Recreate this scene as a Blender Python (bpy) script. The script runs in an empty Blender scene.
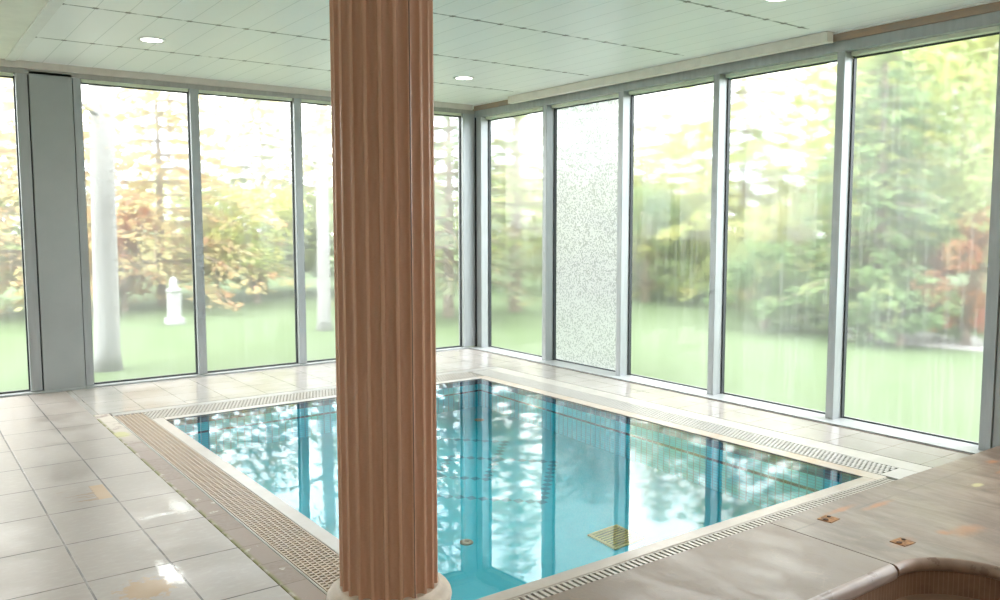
import bpy, bmesh, math, random
import numpy as np
from mathutils import Vector, Matrix
S = bpy.context.scene
COL = S.collection
rnd = random.Random(7)
RNG = np.random.default_rng(11)

# ------------------------------------------------------------------ camera
F_PX, PITCH, ROLL, YAW = 845.03, math.radians(5.15), math.radians(-0.063), math.radians(36.041)
CAM = Vector((-5.661, -8.414, 1.5))
cd = bpy.data.cameras.new('camera'); cam = bpy.data.objects.new('camera', cd); COL.objects.link(cam)
cd.sensor_width = 36; cd.lens = F_PX * 36 / 1000; cd.clip_start = .05; cd.clip_end = 300
fw = Vector((math.sin(YAW) * math.cos(PITCH), math.cos(YAW) * math.cos(PITCH), -math.sin(PITCH)))
rt = Vector((math.cos(YAW), -math.sin(YAW), 0)); up = rt.cross(fw)
r2 = math.cos(ROLL) * rt + math.sin(ROLL) * up; u2 = -math.sin(ROLL) * rt + math.cos(ROLL) * up
M = Matrix((r2, u2, -fw)).transposed().to_4x4(); M.translation = CAM
cam.matrix_world = M
S.camera = cam

def ground(px, rng):
    """ground position seen in column px of the photograph, rng metres from the camera"""
    a = YAW + math.atan((px - 500) / F_PX)
    return CAM.x + rng * math.sin(a), CAM.y + rng * math.cos(a)

# ------------------------------------------------------------------ mesh helpers
def box(bm, x0, x1, y0, y1, z0, z1, mi=0):
    v = [bm.verts.new((x, y, z)) for z in (z0, z1) for y in (y0, y1) for x in (x0, x1)]
    for f in ((0, 2, 3, 1), (4, 5, 7, 6), (0, 1, 5, 4), (2, 6, 7, 3), (0, 4, 6, 2), (1, 3, 7, 5)):
        bm.faces.new([v[i] for i in f]).material_index = mi

def quad(bm, pts, mi=0):
    bm.faces.new([bm.verts.new(p) for p in pts]).material_index = mi

def lathe(bm, prof, seg=32, cx=0, cy=0, mi=0, cap=True):
    rings = []
    for r, z in prof:
        rings.append([bm.verts.new((cx + r * math.cos(2 * math.pi * k / seg), cy + r * math.sin(2 * math.pi * k / seg), z)) for k in range(seg)])
    for a, b in zip(rings, rings[1:]):
        for k in range(seg):
            bm.faces.new((a[k], a[(k + 1) % seg], b[(k + 1) % seg], b[k])).material_index = mi
    if cap:
        bm.faces.new(list(reversed(rings[0]))).material_index = mi
        bm.faces.new(rings[-1]).material_index = mi

def tube(bm, pts, radii, seg=8):
    rings = []
    n = len(pts)
    for i, (p, r) in enumerate(zip(pts, radii)):
        d = (Vector(pts[min(i + 1, n - 1)]) - Vector(pts[max(i - 1, 0)])).normalized()
        a = d.orthogonal().normalized() if abs(d.z) < .99 else Vector((1, 0, 0))
        b = d.cross(a).normalized(); a = b.cross(d).normalized()
        rings.append([bm.verts.new(Vector(p) + r * (math.cos(2 * math.pi * k / seg) * a + math.sin(2 * math.pi * k / seg) * b)) for k in range(seg)])
    for a, b in zip(rings, rings[1:]):
        for k in range(seg):
            bm.faces.new((a[k], a[(k + 1) % seg], b[(k + 1) % seg], b[k]))
    bm.faces.new(list(reversed(rings[0]))); bm.faces.new(rings[-1])

def obj(name, bm, mats, parent=None, loc=None, bevel=0, smooth=False, normals=True):
    me = bpy.data.meshes.new(name)
    if normals: bmesh.ops.recalc_face_normals(bm, faces=bm.faces)
    if loc is not None:
        bmesh.ops.translate(bm, vec=-Vector(loc), verts=bm.verts)
    bm.to_mesh(me); bm.free()
    for m in (mats if isinstance(mats, (list, tuple)) else [mats]): me.materials.append(m)
    o = bpy.data.objects.new(name, me); COL.objects.link(o)
    if loc is not None and parent is None: o.location = loc
    if parent is not None: o.parent = parent
    if smooth:
        for p in me.polygons: p.use_smooth = True
    if bevel:
        b = o.modifiers.new('bevel', 'BEVEL'); b.width = bevel; b.segments = 2; b.limit_method = 'ANGLE'
    return o

def smooth_by_angle(o, deg=40):
    me = o.data
    for p in me.polygons: p.use_smooth = True
    me.set_sharp_from_angle(angle=math.radians(deg))

def empty(name, loc):
    o = bpy.data.objects.new(name, None); COL.objects.link(o); o.location = loc; o.empty_display_size = .1
    return o

def tag(o, label, cat, group=None, kind=None):
    o['label'] = label; o['category'] = cat
    if group: o['group'] = group
    if kind: o['kind'] = kind
    return o

def struct(o, label=None):
    o['kind'] = 'structure'
    if label: o['label'] = label
    return o

# ------------------------------------------------------------------ material helpers
class NT:
    def __init__(s, name):
        s.m = bpy.data.materials.new(name); s.m.use_nodes = True
        s.t = s.m.node_tree; s.t.nodes.clear()
        s.out = s.t.nodes.new('ShaderNodeOutputMaterial')
        s._pos = None
    def n(s, typ, **kw):
        nd = s.t.nodes.new(typ)
        for k, v in kw.items(): setattr(nd, k, v)
        return nd
    def put(s, sock, v):
        if v is None: return
        if isinstance(v, bpy.types.NodeSocket): s.t.links.new(v, sock)
        elif isinstance(v, (tuple, list)) and len(v) == 3 and sock.type == 'RGBA': sock.default_value = (*v, 1)
        else: sock.default_value = v
    def math(s, op, a, b=None, c=None, clamp=False):
        nd = s.n('ShaderNodeMath', operation=op, use_clamp=clamp)
        for i, v in enumerate((a, b, c)):
            if v is not None: s.put(nd.inputs[i], v)
        return nd.outputs[0]
    def pos(s):
        if s._pos is None:
            g = s.n('ShaderNodeNewGeometry'); x = s.n('ShaderNodeSeparateXYZ'); s.t.links.new(g.outputs['Position'], x.inputs[0])
            s._pos = (g.outputs['Position'], x.outputs[0], x.outputs[1], x.outputs[2])
        return s._pos
    def scaled(s, v, sc):
        nd = s.n('ShaderNodeVectorMath', operation='MULTIPLY'); s.put(nd.inputs[0], v); nd.inputs[1].default_value = sc
        return nd.outputs[0]
    def noise(s, scale=5, detail=4, rough=.55, vec=None, dist=0):
        nd = s.n('ShaderNodeTexNoise'); nd.inputs['Scale'].default_value = scale; nd.inputs['Detail'].default_value = detail
        nd.inputs['Roughness'].default_value = rough; nd.inputs['Distortion'].default_value = dist
        s.put(nd.inputs['Vector'], vec if vec is not None else s.pos()[0])
        return nd.outputs['Fac']
    def ramp(s, f, lo, hi, a=0., b=1.):
        nd = s.n('ShaderNodeMapRange'); nd.interpolation_type = 'SMOOTHSTEP'
        for i, v in enumerate((f, lo, hi, a, b)): s.put(nd.inputs[i], v)
        return nd.outputs[0]
    def mix(s, f, a, b):
        nd = s.n('ShaderNodeMix', data_type='RGBA'); s.put(nd.inputs[0], f); s.put(nd.inputs[6], a); s.put(nd.inputs[7], b)
        return nd.outputs[2]
    def line(s, c, off, pitch, w):
        """1 on joint lines at off + k*pitch, total width w"""
        u = s.math('DIVIDE', s.math('SUBTRACT', c, off), pitch)
        fr = s.math('FRACT', s.math('ADD', u, .5))
        d = s.math('MULTIPLY', s.math('ABSOLUTE', s.math('SUBTRACT', fr, .5)), pitch)
        return s.ramp(d, w * .35, w * .65, 1., 0.)
    def cell(s, x, y, ox, px, oy, py):
        cx = s.math('FLOOR', s.math('DIVIDE', s.math('SUBTRACT', x, ox), px)); cy = s.math('FLOOR', s.math('DIVIDE', s.math('SUBTRACT', y, oy), py))
        v = s.n('ShaderNodeCombineXYZ'); s.put(v.inputs[0], cx); s.put(v.inputs[1], cy)
        w = s.n('ShaderNodeTexWhiteNoise'); w.noise_dimensions = '2D'; s.put(w.inputs['Vector'], v.outputs[0])
        return w.outputs['Value']
    def blob(s, cx, cy, rx, ry, soft=.6, rag=.5, sc=14, ang=0):
        """ragged stain of its own shape around (cx, cy)"""
        _, x, y, _z = s.pos()
        dx = s.math('SUBTRACT', x, cx); dy = s.math('SUBTRACT', y, cy)
        if ang:
            c, k = math.cos(ang), math.sin(ang)
            dx, dy = (s.math('ADD', s.math('MULTIPLY', dx, c), s.math('MULTIPLY', dy, k)), s.math('SUBTRACT', s.math('MULTIPLY', dy, c), s.math('MULTIPLY', dx, k)))
        d = s.math('SQRT', s.math('ADD', s.math('POWER', s.math('DIVIDE', dx, rx), 2), s.math('POWER', s.math('DIVIDE', dy, ry), 2)))
        d = s.math('ADD', d, s.math('MULTIPLY', s.math('SUBTRACT', s.noise(sc, 5, .65), .5), rag * 2))
        return s.ramp(d, 1 - soft, 1., 1., 0.)
    def bump(s, h, strength=.3, dist=.01):
        nd = s.n('ShaderNodeBump'); nd.inputs['Strength'].default_value = strength; nd.inputs['Distance'].default_value = dist
        s.put(nd.inputs['Height'], h); return nd.outputs[0]
    def bsdf(s, color, rough=.5, metal=0., normal=None, spec=.5, **kw):
        b = s.n('ShaderNodeBsdfPrincipled')
        s.put(b.inputs['Base Color'], color); s.put(b.inputs['Roughness'], rough); s.put(b.inputs['Metallic'], metal)
        b.inputs['Specular IOR Level'].default_value = spec
        if normal is not None: s.put(b.inputs['Normal'], normal)
        for k, v in kw.items(): s.put(b.inputs[k.replace('_', ' ')], v)
        s.t.links.new(b.outputs[0], s.out.inputs[0]); return b

def plain(name, color, rough=.5, metal=0., var=.08, sc=8, spec=.5, bump=0.):
    t = NT(name); n = t.noise(sc, 5, .6)
    c = t.mix(t.ramp(n, .3, .7), tuple(max(0, v * (1 - var)) for v in color), tuple(min(1, v * (1 + var)) for v in color))
    t.bsdf(c, t.ramp(n, .2, .8, max(0, rough - .06), min(1, rough + .06)), metal, t.bump(n, bump, .01) if bump else None, spec)
    return t.m

def aluminium(name, color, rough=.42):
    t = NT(name); p = t.pos()[0]
    n = t.noise(6, 4, .6, t.scaled(p, (3, 3, .35)))
    st = t.ramp(t.noise(9, 5, .7, t.scaled(p, (1, 1, .5))), .62, .8)
    c = t.mix(t.ramp(n, .25, .75), tuple(v * .9 for v in color), tuple(v * 1.08 for v in color))
    c = t.mix(t.math('MULTIPLY', st, .12), c, (.30, .22, .15))
    t.bsdf(c, rough, .35, None, .5); return t.m

MAT = {}
MAT['alu'] = aluminium('anodised_aluminium', (.39, .405, .415))
MAT['alu_dark'] = aluminium('header_aluminium', (.42, .40, .38))
MAT['panel'] = plain('grey_panel_metal', (.36, .375, .375), .5, .1, .05, 2)
MAT['gasket'] = plain('rubber_gasket', (.03, .035, .04), .5)
MAT['reveal'] = plain('pale_glazing_strip', (.74, .78, .62), .4)
MAT['sill'] = plain('white_sill_metal', (.40, .415, .42), .35)
MAT['fascia'] = plain('beige_fascia_paint', (.66, .60, .55), .5, var=.05)
MAT['plaster'] = plain('cream_plaster', (.88, .86, .82), .8, var=.04, sc=3)
MAT['trunk'] = plain('cream_duct_paint', (.78, .73, .66), .45, var=.04)
MAT['white'] = plain('white_paint', (.8, .8, .78), .5, var=.03)

def fascia_brown():
    t = NT('rusty_brown_fascia'); n = t.noise(5, 6, .7, t.scaled(t.pos()[0], (1, 1, 3)))
    c = t.mix(t.ramp(n, .35, .7), (.33, .26, .21), (.45, .30, .20)); t.bsdf(c, .6); return t.m
MAT['brown'] = fascia_brown()

def ceiling_mat():
    t = NT('mint_ceiling_panels'); p, x, y, z = t.pos()
    ln = t.line(x, -4.065, .2, .006)
    wob = t.math('ADD', y, t.math('MULTIPLY', t.noise(3, 2), .012))
    jn = t.line(wob, -1.105, 1.185, .022)
    on = t.math('MULTIPLY', t.math('LESS_THAN', x, -.17), t.math('GREATER_THAN', x, -4.67))
    brk = t.ramp(t.noise(6, 4, .7, t.scaled(p, (1.4, .4, 1))), .36, .52)
    jn = t.math('MULTIPLY', t.math('MULTIPLY', jn, on), t.math('ADD', t.math('MULTIPLY', brk, .8), .2))
    dots = t.math('MULTIPLY', t.math('MULTIPLY', t.line(x, -4.065, .2, .034), t.line(wob, -1.105, 1.185, .042)), on)
    n = t.noise(1.2, 4, .6); cv = t.cell(x, y, -4.065, .2, -1.105, 1.185)
    c = t.mix(t.ramp(n, .3, .7), (.90, .91, .90), (.92, .93, .92))
    c = t.mix(t.math('MULTIPLY', cv, .35), c, (.94, .95, .94))
    c = t.mix(t.math('MULTIPLY', ln, .45), c, (.36, .40, .38))
    c = t.mix(t.math('MULTIPLY', jn, .9), c, (.13, .13, .12))
    c = t.mix(dots, c, (.10, .08, .07))
    mld = t.math('MULTIPLY', t.ramp(t.noise(70, 3, .7), .66, .74), t.blob(-.55, -.75, .5, .6, .9, .5, 6))
    c = t.mix(mld, c, (.42, .42, .36))
    h = t.math('SUBTRACT', 1., t.math('MAXIMUM', ln, jn))
    t.bsdf(c, .38, 0, t.bump(h, .25, .004)); return t.m
MAT['ceiling'] = ceiling_mat()
MAT['ceil_plain'] = plain('cream_plain_ceiling', (.76, .76, .69), .6, var=.06, sc=3)

def deck_mat(name, oy, py, left):
    t = NT(name); p, x, y, z = t.pos()
    jx = t.line(x, -4.705, .345, .009 if left else .007); jy = t.line(y, oy, py, .009 if left else .007)
    j = t.math('MAXIMUM', jx, jy)
    cv = t.cell(x, y, -4.705, .345, oy, py)
    n1 = t.noise(3, 5, .6); n2 = t.noise(18, 5, .65, t.scaled(p, (1, 2.2, 1)))
    c = t.mix(t.ramp(n1, .3, .7), (.32, .27, .24), (.40, .35, .315))
    c = t.mix(t.math('MULTIPLY', cv, .35), c, (.30, .25, .22))
    c = t.mix(t.math('MULTIPLY', t.ramp(n2, .45, .75), .35), c, (.47, .44, .415))
    rough = t.ramp(n1, .3, .75, .10, .26)
    if left:
        rough = t.ramp(n1, .3, .75, .30, .5)
        # worn patches that stay put: rust streaks, bare screed; plus painted white wet-gloss reflections
        u = t.math('SUBTRACT', -4.712, x)
        yv = t.math('ABSOLUTE', t.math('ADD', y, 3.335)); yin = t.math('LESS_THAN', yv, .145); on = t.math('GREATER_THAN', u, 0.)
        streak = t.noise(34, 3, .6, t.scaled(p, (.12, 1, 1)))
        reach = t.math('ADD', .075, t.math('MULTIPLY', t.ramp(streak, .5, .68), .17))
        st = t.math('MULTIPLY', t.math('MULTIPLY', yin, on), t.math('LESS_THAN', u, reach))
        c = t.mix(t.math('MULTIPLY', st, .75), c, (.30, .18, .09))
        blk = t.math('MULTIPLY', t.math('MULTIPLY', yin, on), t.math('LESS_THAN', u, t.math('ADD', .05, t.math('MULTIPLY', t.noise(40, 3), .045))))
        c = t.mix(t.math('MULTIPLY', blk, .85), c, (.47, .31, .17))
        c = t.mix(t.math('MULTIPLY', t.blob(-4.86, -4.83, .13, .13, .4, .9, 26), .85), c, (.42, .26, .12))
        w = t.math('MAXIMUM', t.blob(-4.46, -3.86, .06, .14, .5, .9, 16), t.blob(-4.735, -4.72, .05, .17, .4, 1., 26))
        w = t.math('MAXIMUM', w, t.math('MULTIPLY', t.blob(-4.56, -3.93, .17, .035, .8, .6, 14), .7))
        c = t.mix(t.math('MULTIPLY', w, .7), c, (.66, .66, .66))  # reflection off wet tiles put into the colour as white
        c = t.mix(t.math('MULTIPLY', t.blob(-5.35, -4.35, .5, .9, 1., .4, 3), .25), c, (.45, .37, .31))
        rough = t.math('SUBTRACT', rough, t.math('MULTIPLY', w, .2))
        gc = t.mix(t.ramp(t.noise(7, 4, .6), .45, .65), (.04, .028, .022), (.17, .135, .11))
    else:
        c = t.mix(.6, c, (.47, .445, .42)); c = t.mix(t.math('MULTIPLY', t.ramp(t.noise(7, 6, .7, t.scaled(p, (1, .5, 1))), .60, .9), .25), c, (.40, .32, .26))
        # scuffed grey dirt by the mullions
        gc = t.mix(t.ramp(t.noise(7, 4, .6), .4, .6), (.16, .13, .11), (.32, .28, .25))
    c = t.mix(t.math('MULTIPLY', j, .95 if left else .8), c, gc)
    t.bsdf(c, rough, 0, t.bump(t.math('SUBTRACT', 1., j), .3, .004), .5); return t.m
MAT['deck_left'] = deck_mat('deck_tiles_large', -4.61, .51, True)
MAT['deck_far'] = deck_mat('deck_tiles_small', -.42, .335, False)

def edging_mat():
    t = NT('brown_edging_tiles'); p, x, y, z = t.pos()
    j = t.line(y, -4.62, .255, .006); cv = t.cell(x, y, -10, 20, -4.62, .255)
    wear = t.math('MAXIMUM', t.ramp(t.noise(8, 6, .7), .60, .66), t.math('MULTIPLY', t.ramp(y, -2.7, -1.7), t.ramp(t.noise(5, 6, .7), .35, .5)))
    c = t.mix(cv, (.28, .20, .165), (.36, .27, .23)); c = t.mix(t.ramp(t.noise(40, 3), .3, .7), c, (.33, .25, .21))
    c = t.mix(wear, c, (.56, .49, .42))
    edge = t.ramp(t.math('ADD', x, t.math('MULTIPLY', t.noise(9, 5), .05)), -4.375, -4.36, 1., 0.)
    c = t.mix(t.math('MULTIPLY', edge, .75), c, (.55, .47, .40))
    moss = t.math('MULTIPLY', t.ramp(x, -4.40, -4.375, 1., 0.), t.ramp(t.noise(5, 4, .6), .42, .52))
    c = t.mix(moss, c, (.20, .19, .05))
    c = t.mix(t.blob(-4.36, -2.02, .07, .13, .5, .5, 10), c, (.50, .47, .22))
    c = t.mix(t.math('MULTIPLY', j, .8), c, (.20, .14, .11))
    t.bsdf(c, .55, 0, t.bump(t.math('SUBTRACT', 1., t.math('MAXIMUM', j, t.math('MULTIPLY', wear, .6))), .4, .004)); return t.m
MAT['edging'] = edging_mat()

def coping_mat(name, a, b, stain, amount, ax):
    t = NT(name); p, x, y, z = t.pos()
    j = t.line(x if ax == 'x' else y, .03, .25, .005)
    c = t.mix(t.ramp(t.noise(6, 5, .6), .3, .7), a, b)
    c = t.mix(t.math('MULTIPLY', t.ramp(t.noise(5, 6, .7), .45, .65), amount), c, stain)
    c = t.mix(t.math('MULTIPLY', j, .5), c, (.42, .36, .30))
    t.bsdf(c, .3, 0, None, .5); return t.m
MAT['cop_left'] = coping_mat('coping_left', (.42, .375, .335), (.46, .42, .385), (.44, .35, .29), .4, 'y')
MAT['cop_far'] = coping_mat('coping_far', (.44, .41, .38), (.48, .45, .42), (.46, .36, .27), .3, 'x')
MAT['cop_right'] = coping_mat('coping_right', (.44, .37, .31), (.48, .42, .36), (.46, .29, .15), .6, 'y')
MAT['cop_near'] = coping_mat('coping_near', (.40, .35, .305), (.44, .39, .34), (.38, .27, .18), .4, 'x')
MAT['grey_band'] = plain('grey_edge_tiles', (.32, .30, .28), .35, var=.14, sc=12)
MAT['light_band'] = plain('pale_edge_tiles', (.46, .43, .39), .35, var=.1, sc=9)
MAT['grate_cream'] = plain('cream_plastic_grating', (.43, .315, .22), .4, var=.08)
MAT['grate_white'] = plain('white_plastic_grating', (.46, .44, .415), .35, var=.05)
MAT['grate_grey'] = plain('grey_white_grating', (.43, .39, .345), .35, var=.06)
MAT['channel'] = plain('gutter_concrete', (.16, .13, .11), .8)

def slab_mat():
    t = NT('travertine_slab'); p, x, y, z = t.pos()
    v1 = t.noise(5, 8, .65, t.scaled(p, (1.2, .55, 1)), .6)
    v2 = t.noise(11, 8, .7, t.scaled(p, (1.5, .8, 1)), 1.2)
    right = t.math('GREATER_THAN', x, -2.368)
    c = t.mix(t.ramp(v1, .3, .7), (.175, .118, .082), (.215, .152, .112))
    cr = t.mix(t.ramp(t.noise(4, 8, .65, t.scaled(p, (2.2, .6, 1)), .8), .32, .7), (.13, .083, .055), (.24, .176, .128))
    c = t.mix(right, c, cr)
    c = t.mix(t.math('MULTIPLY', t.ramp(v2, .52, .68), .4), c, (.16, .10, .07))
    hair = t.math('ABSOLUTE', t.math('SUBTRACT', t.noise(2.2, 5, .6, None, .4), .5))
    c = t.mix(t.math('MULTIPLY', t.ramp(hair, .0, .006, 1., 0.), .22), c, (.33, .22, .15))
    stains = [(-2.10, -6.173, .075, .05, .75), (-1.93, -6.13, .17, .03, .9), (-1.72, -6.2, .2, .03, .9), (-2.10, -6.535, .11, .05, .6), (-1.84, -6.58, .045, .04, .85), (-1.72, -6.63, .15, .07, .6), (-.45, -6.18, .09, .035, .7), (-.6, -6.30, .1, .02, .5)]
    for cx, cy, rx, ry, a in stains:
        c = t.mix(t.math('MULTIPLY', t.blob(cx, cy, rx, ry, .9, .6, 16), a), c, (.36, .12, .02))
    c = t.mix(t.math('MULTIPLY', t.blob(-.98, -6.34, .06, .03, .6, .5, 16), .8), c, (.50, .44, .20))
    j = t.math('MULTIPLY', t.math('MULTIPLY', t.line(y, -6.168, 50., .012), right), t.ramp(t.noise(6, 4), .35, .6))
    c = t.mix(t.math('MULTIPLY', j, .6), c, (.09, .055, .035))
    t.bsdf(c, t.ramp(v1, .3, .7, .30, .48), 0, t.bump(v2, .06, .01), .5); return t.m
MAT['slab'] = slab_mat()

def spa_tile_mat():
    t = NT('brown_spa_mosaic'); p, x, y, z = t.pos()
    a = t.math('ARCTAN2', t.math('SUBTRACT', y, -6.94), t.math('SUBTRACT', x, -2.34))
    j = t.line(a, 0, .065, .012); jj = t.line(x, 0, .02, .003)
    n = t.noise(9, 5, .6)
    c = t.mix(t.ramp(n, .3, .7), (.20, .105, .065), (.29, .165, .105))
    c = t.mix(t.math('MULTIPLY', j, .45), c, (.42, .30, .22))
    t.bsdf(c, .45); return t.m
MAT['spa_tile'] = spa_tile_mat()
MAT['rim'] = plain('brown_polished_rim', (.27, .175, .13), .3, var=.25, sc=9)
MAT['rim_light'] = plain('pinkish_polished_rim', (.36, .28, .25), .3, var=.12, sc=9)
MAT['grime'] = plain('black_grime', (.10, .07, .05), .8, var=.8, sc=14)
MAT['spa_stone'] = plain('brown_stone_ledge', (.30, .19, .13), .35, var=.18, sc=8)

ZF = -1.15          # pool floor
TP = .058           # mosaic tile
def pool_mat():
    t = NT('turquoise_pool_mosaic'); p, x, y, z = t.pos()
    g = t.math('MAXIMUM', t.math('MAXIMUM', t.line(x, 0, TP, .009), t.line(y, 0, TP, .009)), t.line(z, ZF, TP, .009))
    v = t.n('ShaderNodeVectorMath', operation='FLOOR'); t.put(v.inputs[0], t.scaled(p, (1 / TP,) * 3))
    w = t.n('ShaderNodeTexWhiteNoise'); w.noise_dimensions = '3D'; t.put(w.inputs['Vector'], v.outputs[0])
    c = t.mix(w.outputs['Value'], (.02, .78, .93), (.05, .86, .97))
    floor = t.math('LESS_THAN', z, ZF + .01)
    ti = t.math('FLOOR', t.math('DIVIDE', x, TP)); tj = t.math('FLOOR', t.math('DIVIDE', y, TP))
    for cx, cy, n in ((-2.15, -2.80, 11), (-2.10, -3.48, 10)):
        d = t.math('ADD', t.math('ABSOLUTE', t.math('SUBTRACT', ti, math.floor(cx / TP))), t.math('ABSOLUTE', t.math('SUBTRACT', tj, math.floor(cy / TP))))
        m = t.math('MULTIPLY', t.math('COMPARE', d, n, .4), floor)
        c = t.mix(m, c, (.012, .02, .075))
    band = t.math('GREATER_THAN', z, -.24)
    bc = t.mix(w.outputs['Value'], (.015, .03, .10), (.10, .14, .24))
    c = t.mix(band, c, bc)
    ln = t.math('MULTIPLY', t.math('LESS_THAN', z, -.50), t.math('GREATER_THAN', z, -.56))
    c = t.mix(ln, c, (.012, .02, .075))
    c = t.mix(t.math('MULTIPLY', g, .7), c, (.02, .34, .45))
    t.bsdf(c, .3); return t.m
MAT['pool'] = pool_mat()

def water_mat():
    t = NT('pool_water'); p = t.pos()[0]
    n = t.noise(2.2, 2, .5); n2 = t.noise(9, 2, .5)
    h = t.math('ADD', n, t.math('MULTIPLY', n2, .12))
    nm = t.bump(h, .03, .03)
    b = t.n('ShaderNodeBsdfGlass'); b.inputs['IOR'].default_value = 1.333; b.inputs['Roughness'].default_value = 0
    t.put(b.inputs['Color'], (.93, 1., 1.)); t.put(b.inputs['Normal'], nm)
    t.t.links.new(b.outputs[0], t.out.inputs[0]); return t.m
MAT['water'] = water_mat()

def column_mat():
    t = NT('terracotta_column'); p = t.pos()[0]
    n = t.noise(3, 5, .6, t.scaled(p, (1, 1, .4))); n2 = t.noise(160, 2, .5)
    c = t.mix(t.ramp(n, .3, .7), (.56, .315, .21), (.62, .365, .25))
    c = t.mix(t.math('MULTIPLY', t.ramp(n2, .3, .8), .25), c, (.54, .27, .16))
    t.bsdf(c, .24, 0, None, .6); return t.m
MAT['column'] = column_mat()
MAT['base'] = plain('pale_stone_base', (.62, .52, .44), .5, var=.1, sc=14)
MAT['seam'] = plain('dark_joint', (.06, .035, .025), .8)
MAT['rust'] = plain('rusty_plate', (.30, .14, .05), .8, var=.5, sc=40, bump=.5)
MAT['rust_dark'] = plain('dark_rust', (.07, .035, .02), .9, var=.4, sc=40)
MAT['yellow_plastic'] = plain('yellowed_plastic', (.60, .42, .10), .45, var=.1)
MAT['black'] = plain('black_void', (.015, .015, .02), .7)

def emit(name, col, st):
    t = NT(name); e = t.n('ShaderNodeEmission'); t.put(e.inputs[0], col); e.inputs[1].default_value = st
    t.t.links.new(e.outputs[0], t.out.inputs[0]); return t.m
MAT['lamp'] = emit('lamp_glow', (1, .97, .92), 14)

def glass_mat(name, fog_lo, fog_hi, blur, streak, seed, rgh):
    """single glazing with condensation: clear part, scattered part, white film"""
    t = NT(name); p, x, y, z = t.pos()
    off = t.n('ShaderNodeVectorMath', operation='ADD'); t.put(off.inputs[0], p); off.inputs[1].default_value = (seed * 3.7, seed * 1.3, 0)
    q = off.outputs[0]
    n = t.noise(1.3, 3, .5, q)
    drip = t.noise(26, 3, .6, t.scaled(q, (1, 1, .06)))
    fog = t.math('ADD', t.ramp(n, .3, .7, fog_lo, fog_hi), t.math('MULTIPLY', t.ramp(drip, .45, .7), streak))
    tr = t.n('ShaderNodeBsdfTransparent'); tr.inputs[0].default_value = (.97, .985, .98, 1)
    rf = t.n('ShaderNodeBsdfRefraction'); rf.inputs['IOR'].default_value = 1.012; rf.inputs['Roughness'].default_value = rgh
    rf.inputs[0].default_value = (.97, .99, .985, 1)
    tl = t.n('ShaderNodeBsdfTranslucent'); tl.inputs[0].default_value = (.93, .96, .95, 1)
    m1 = t.n('ShaderNodeMixShader'); m1.inputs[0].default_value = blur
    t.t.links.new(tr.outputs[0], m1.inputs[1]); t.t.links.new(rf.outputs[0], m1.inputs[2])
    m2 = t.n('ShaderNodeMixShader'); t.put(m2.inputs[0], fog)
    t.t.links.new(m1.outputs[0], m2.inputs[1]); t.t.links.new(tl.outputs[0], m2.inputs[2])
    gl = t.n('ShaderNodeBsdfGlossy'); gl.inputs['Roughness'].default_value = .03
    fr = t.n('ShaderNodeFresnel'); fr.inputs[0].default_value = 1.45
    m3 = t.n('ShaderNodeMixShader'); t.put(m3.inputs[0], t.math('MULTIPLY', fr.outputs[0], .8))
    t.t.links.new(m2.outputs[0], m3.inputs[1]); t.t.links.new(gl.outputs[0], m3.inputs[2])
    t.t.links.new(m3.outputs[0], t.out.inputs[0]); return t.m

def cracked_mat():
    t = NT('shattered_glass'); p, x, y, z = t.pos()
    v = t.n('ShaderNodeTexVoronoi'); v.feature = 'DISTANCE_TO_EDGE'; v.inputs['Scale'].default_value = 75; t.put(v.inputs['Vector'], p)
    edge = t.ramp(v.outputs['Distance'], .0, .22, 1., 0.)
    v2 = t.n('ShaderNodeTexVoronoi'); v2.inputs['Scale'].default_value = 75; t.put(v2.inputs['Vector'], p)
    cr = t.n('ShaderNodeSeparateColor'); t.t.links.new(v2.outputs['Color'], cr.inputs[0])
    # radiating crack fan from the lower corner
    dy = t.math('SUBTRACT', y, -2.55); dz = t.math('SUBTRACT', z, -.1)
    a = t.math('ARCTAN2', dy, dz); ray = t.ramp(t.noise(1, 3, .6, t.scaled(v.outputs['Distance'], (0, 0, 0))), 0, 1)
    av = t.n('ShaderNodeCombineXYZ'); t.put(av.inputs[0], t.math('MULTIPLY', a, 9.))
    fan = t.math('MULTIPLY', t.ramp(t.noise(4, 2, .5, av.outputs[0]), .5, .62), t.ramp(z, .3, 1.3, 1., 0.))
    white = t.math('ADD', t.math('MULTIPLY', edge, .55), t.math('MULTIPLY', t.ramp(cr.outputs[0], .42, .58), .9), None, True)
    white = t.math('ADD', white, t.math('MULTIPLY', fan, .35), None, True)
    tr = t.n('ShaderNodeBsdfTransparent'); tr.inputs[0].default_value = (.22, .24, .235, 1)
    rf = t.n('ShaderNodeBsdfRefraction'); rf.inputs['IOR'].default_value = 1.03; rf.inputs['Roughness'].default_value = .9; rf.inputs[0].default_value = (.22, .24, .235, 1)
    m1 = t.n('ShaderNodeMixShader'); m1.inputs[0].default_value = .6
    t.t.links.new(tr.outputs[0], m1.inputs[1]); t.t.links.new(rf.outputs[0], m1.inputs[2])
    tl = t.n('ShaderNodeBsdfTranslucent'); tl.inputs[0].default_value = (.95, .97, .97, 1)
    m2 = t.n('ShaderNodeMixShader'); t.put(m2.inputs[0], t.ramp(white, 0., 1., .13, .31))
    t.t.links.new(m1.outputs[0], m2.inputs[1]); t.t.links.new(tl.outputs[0], m2.inputs[2])
    t.t.links.new(m2.outputs[0], t.out.inputs[0]); return t.m

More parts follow.
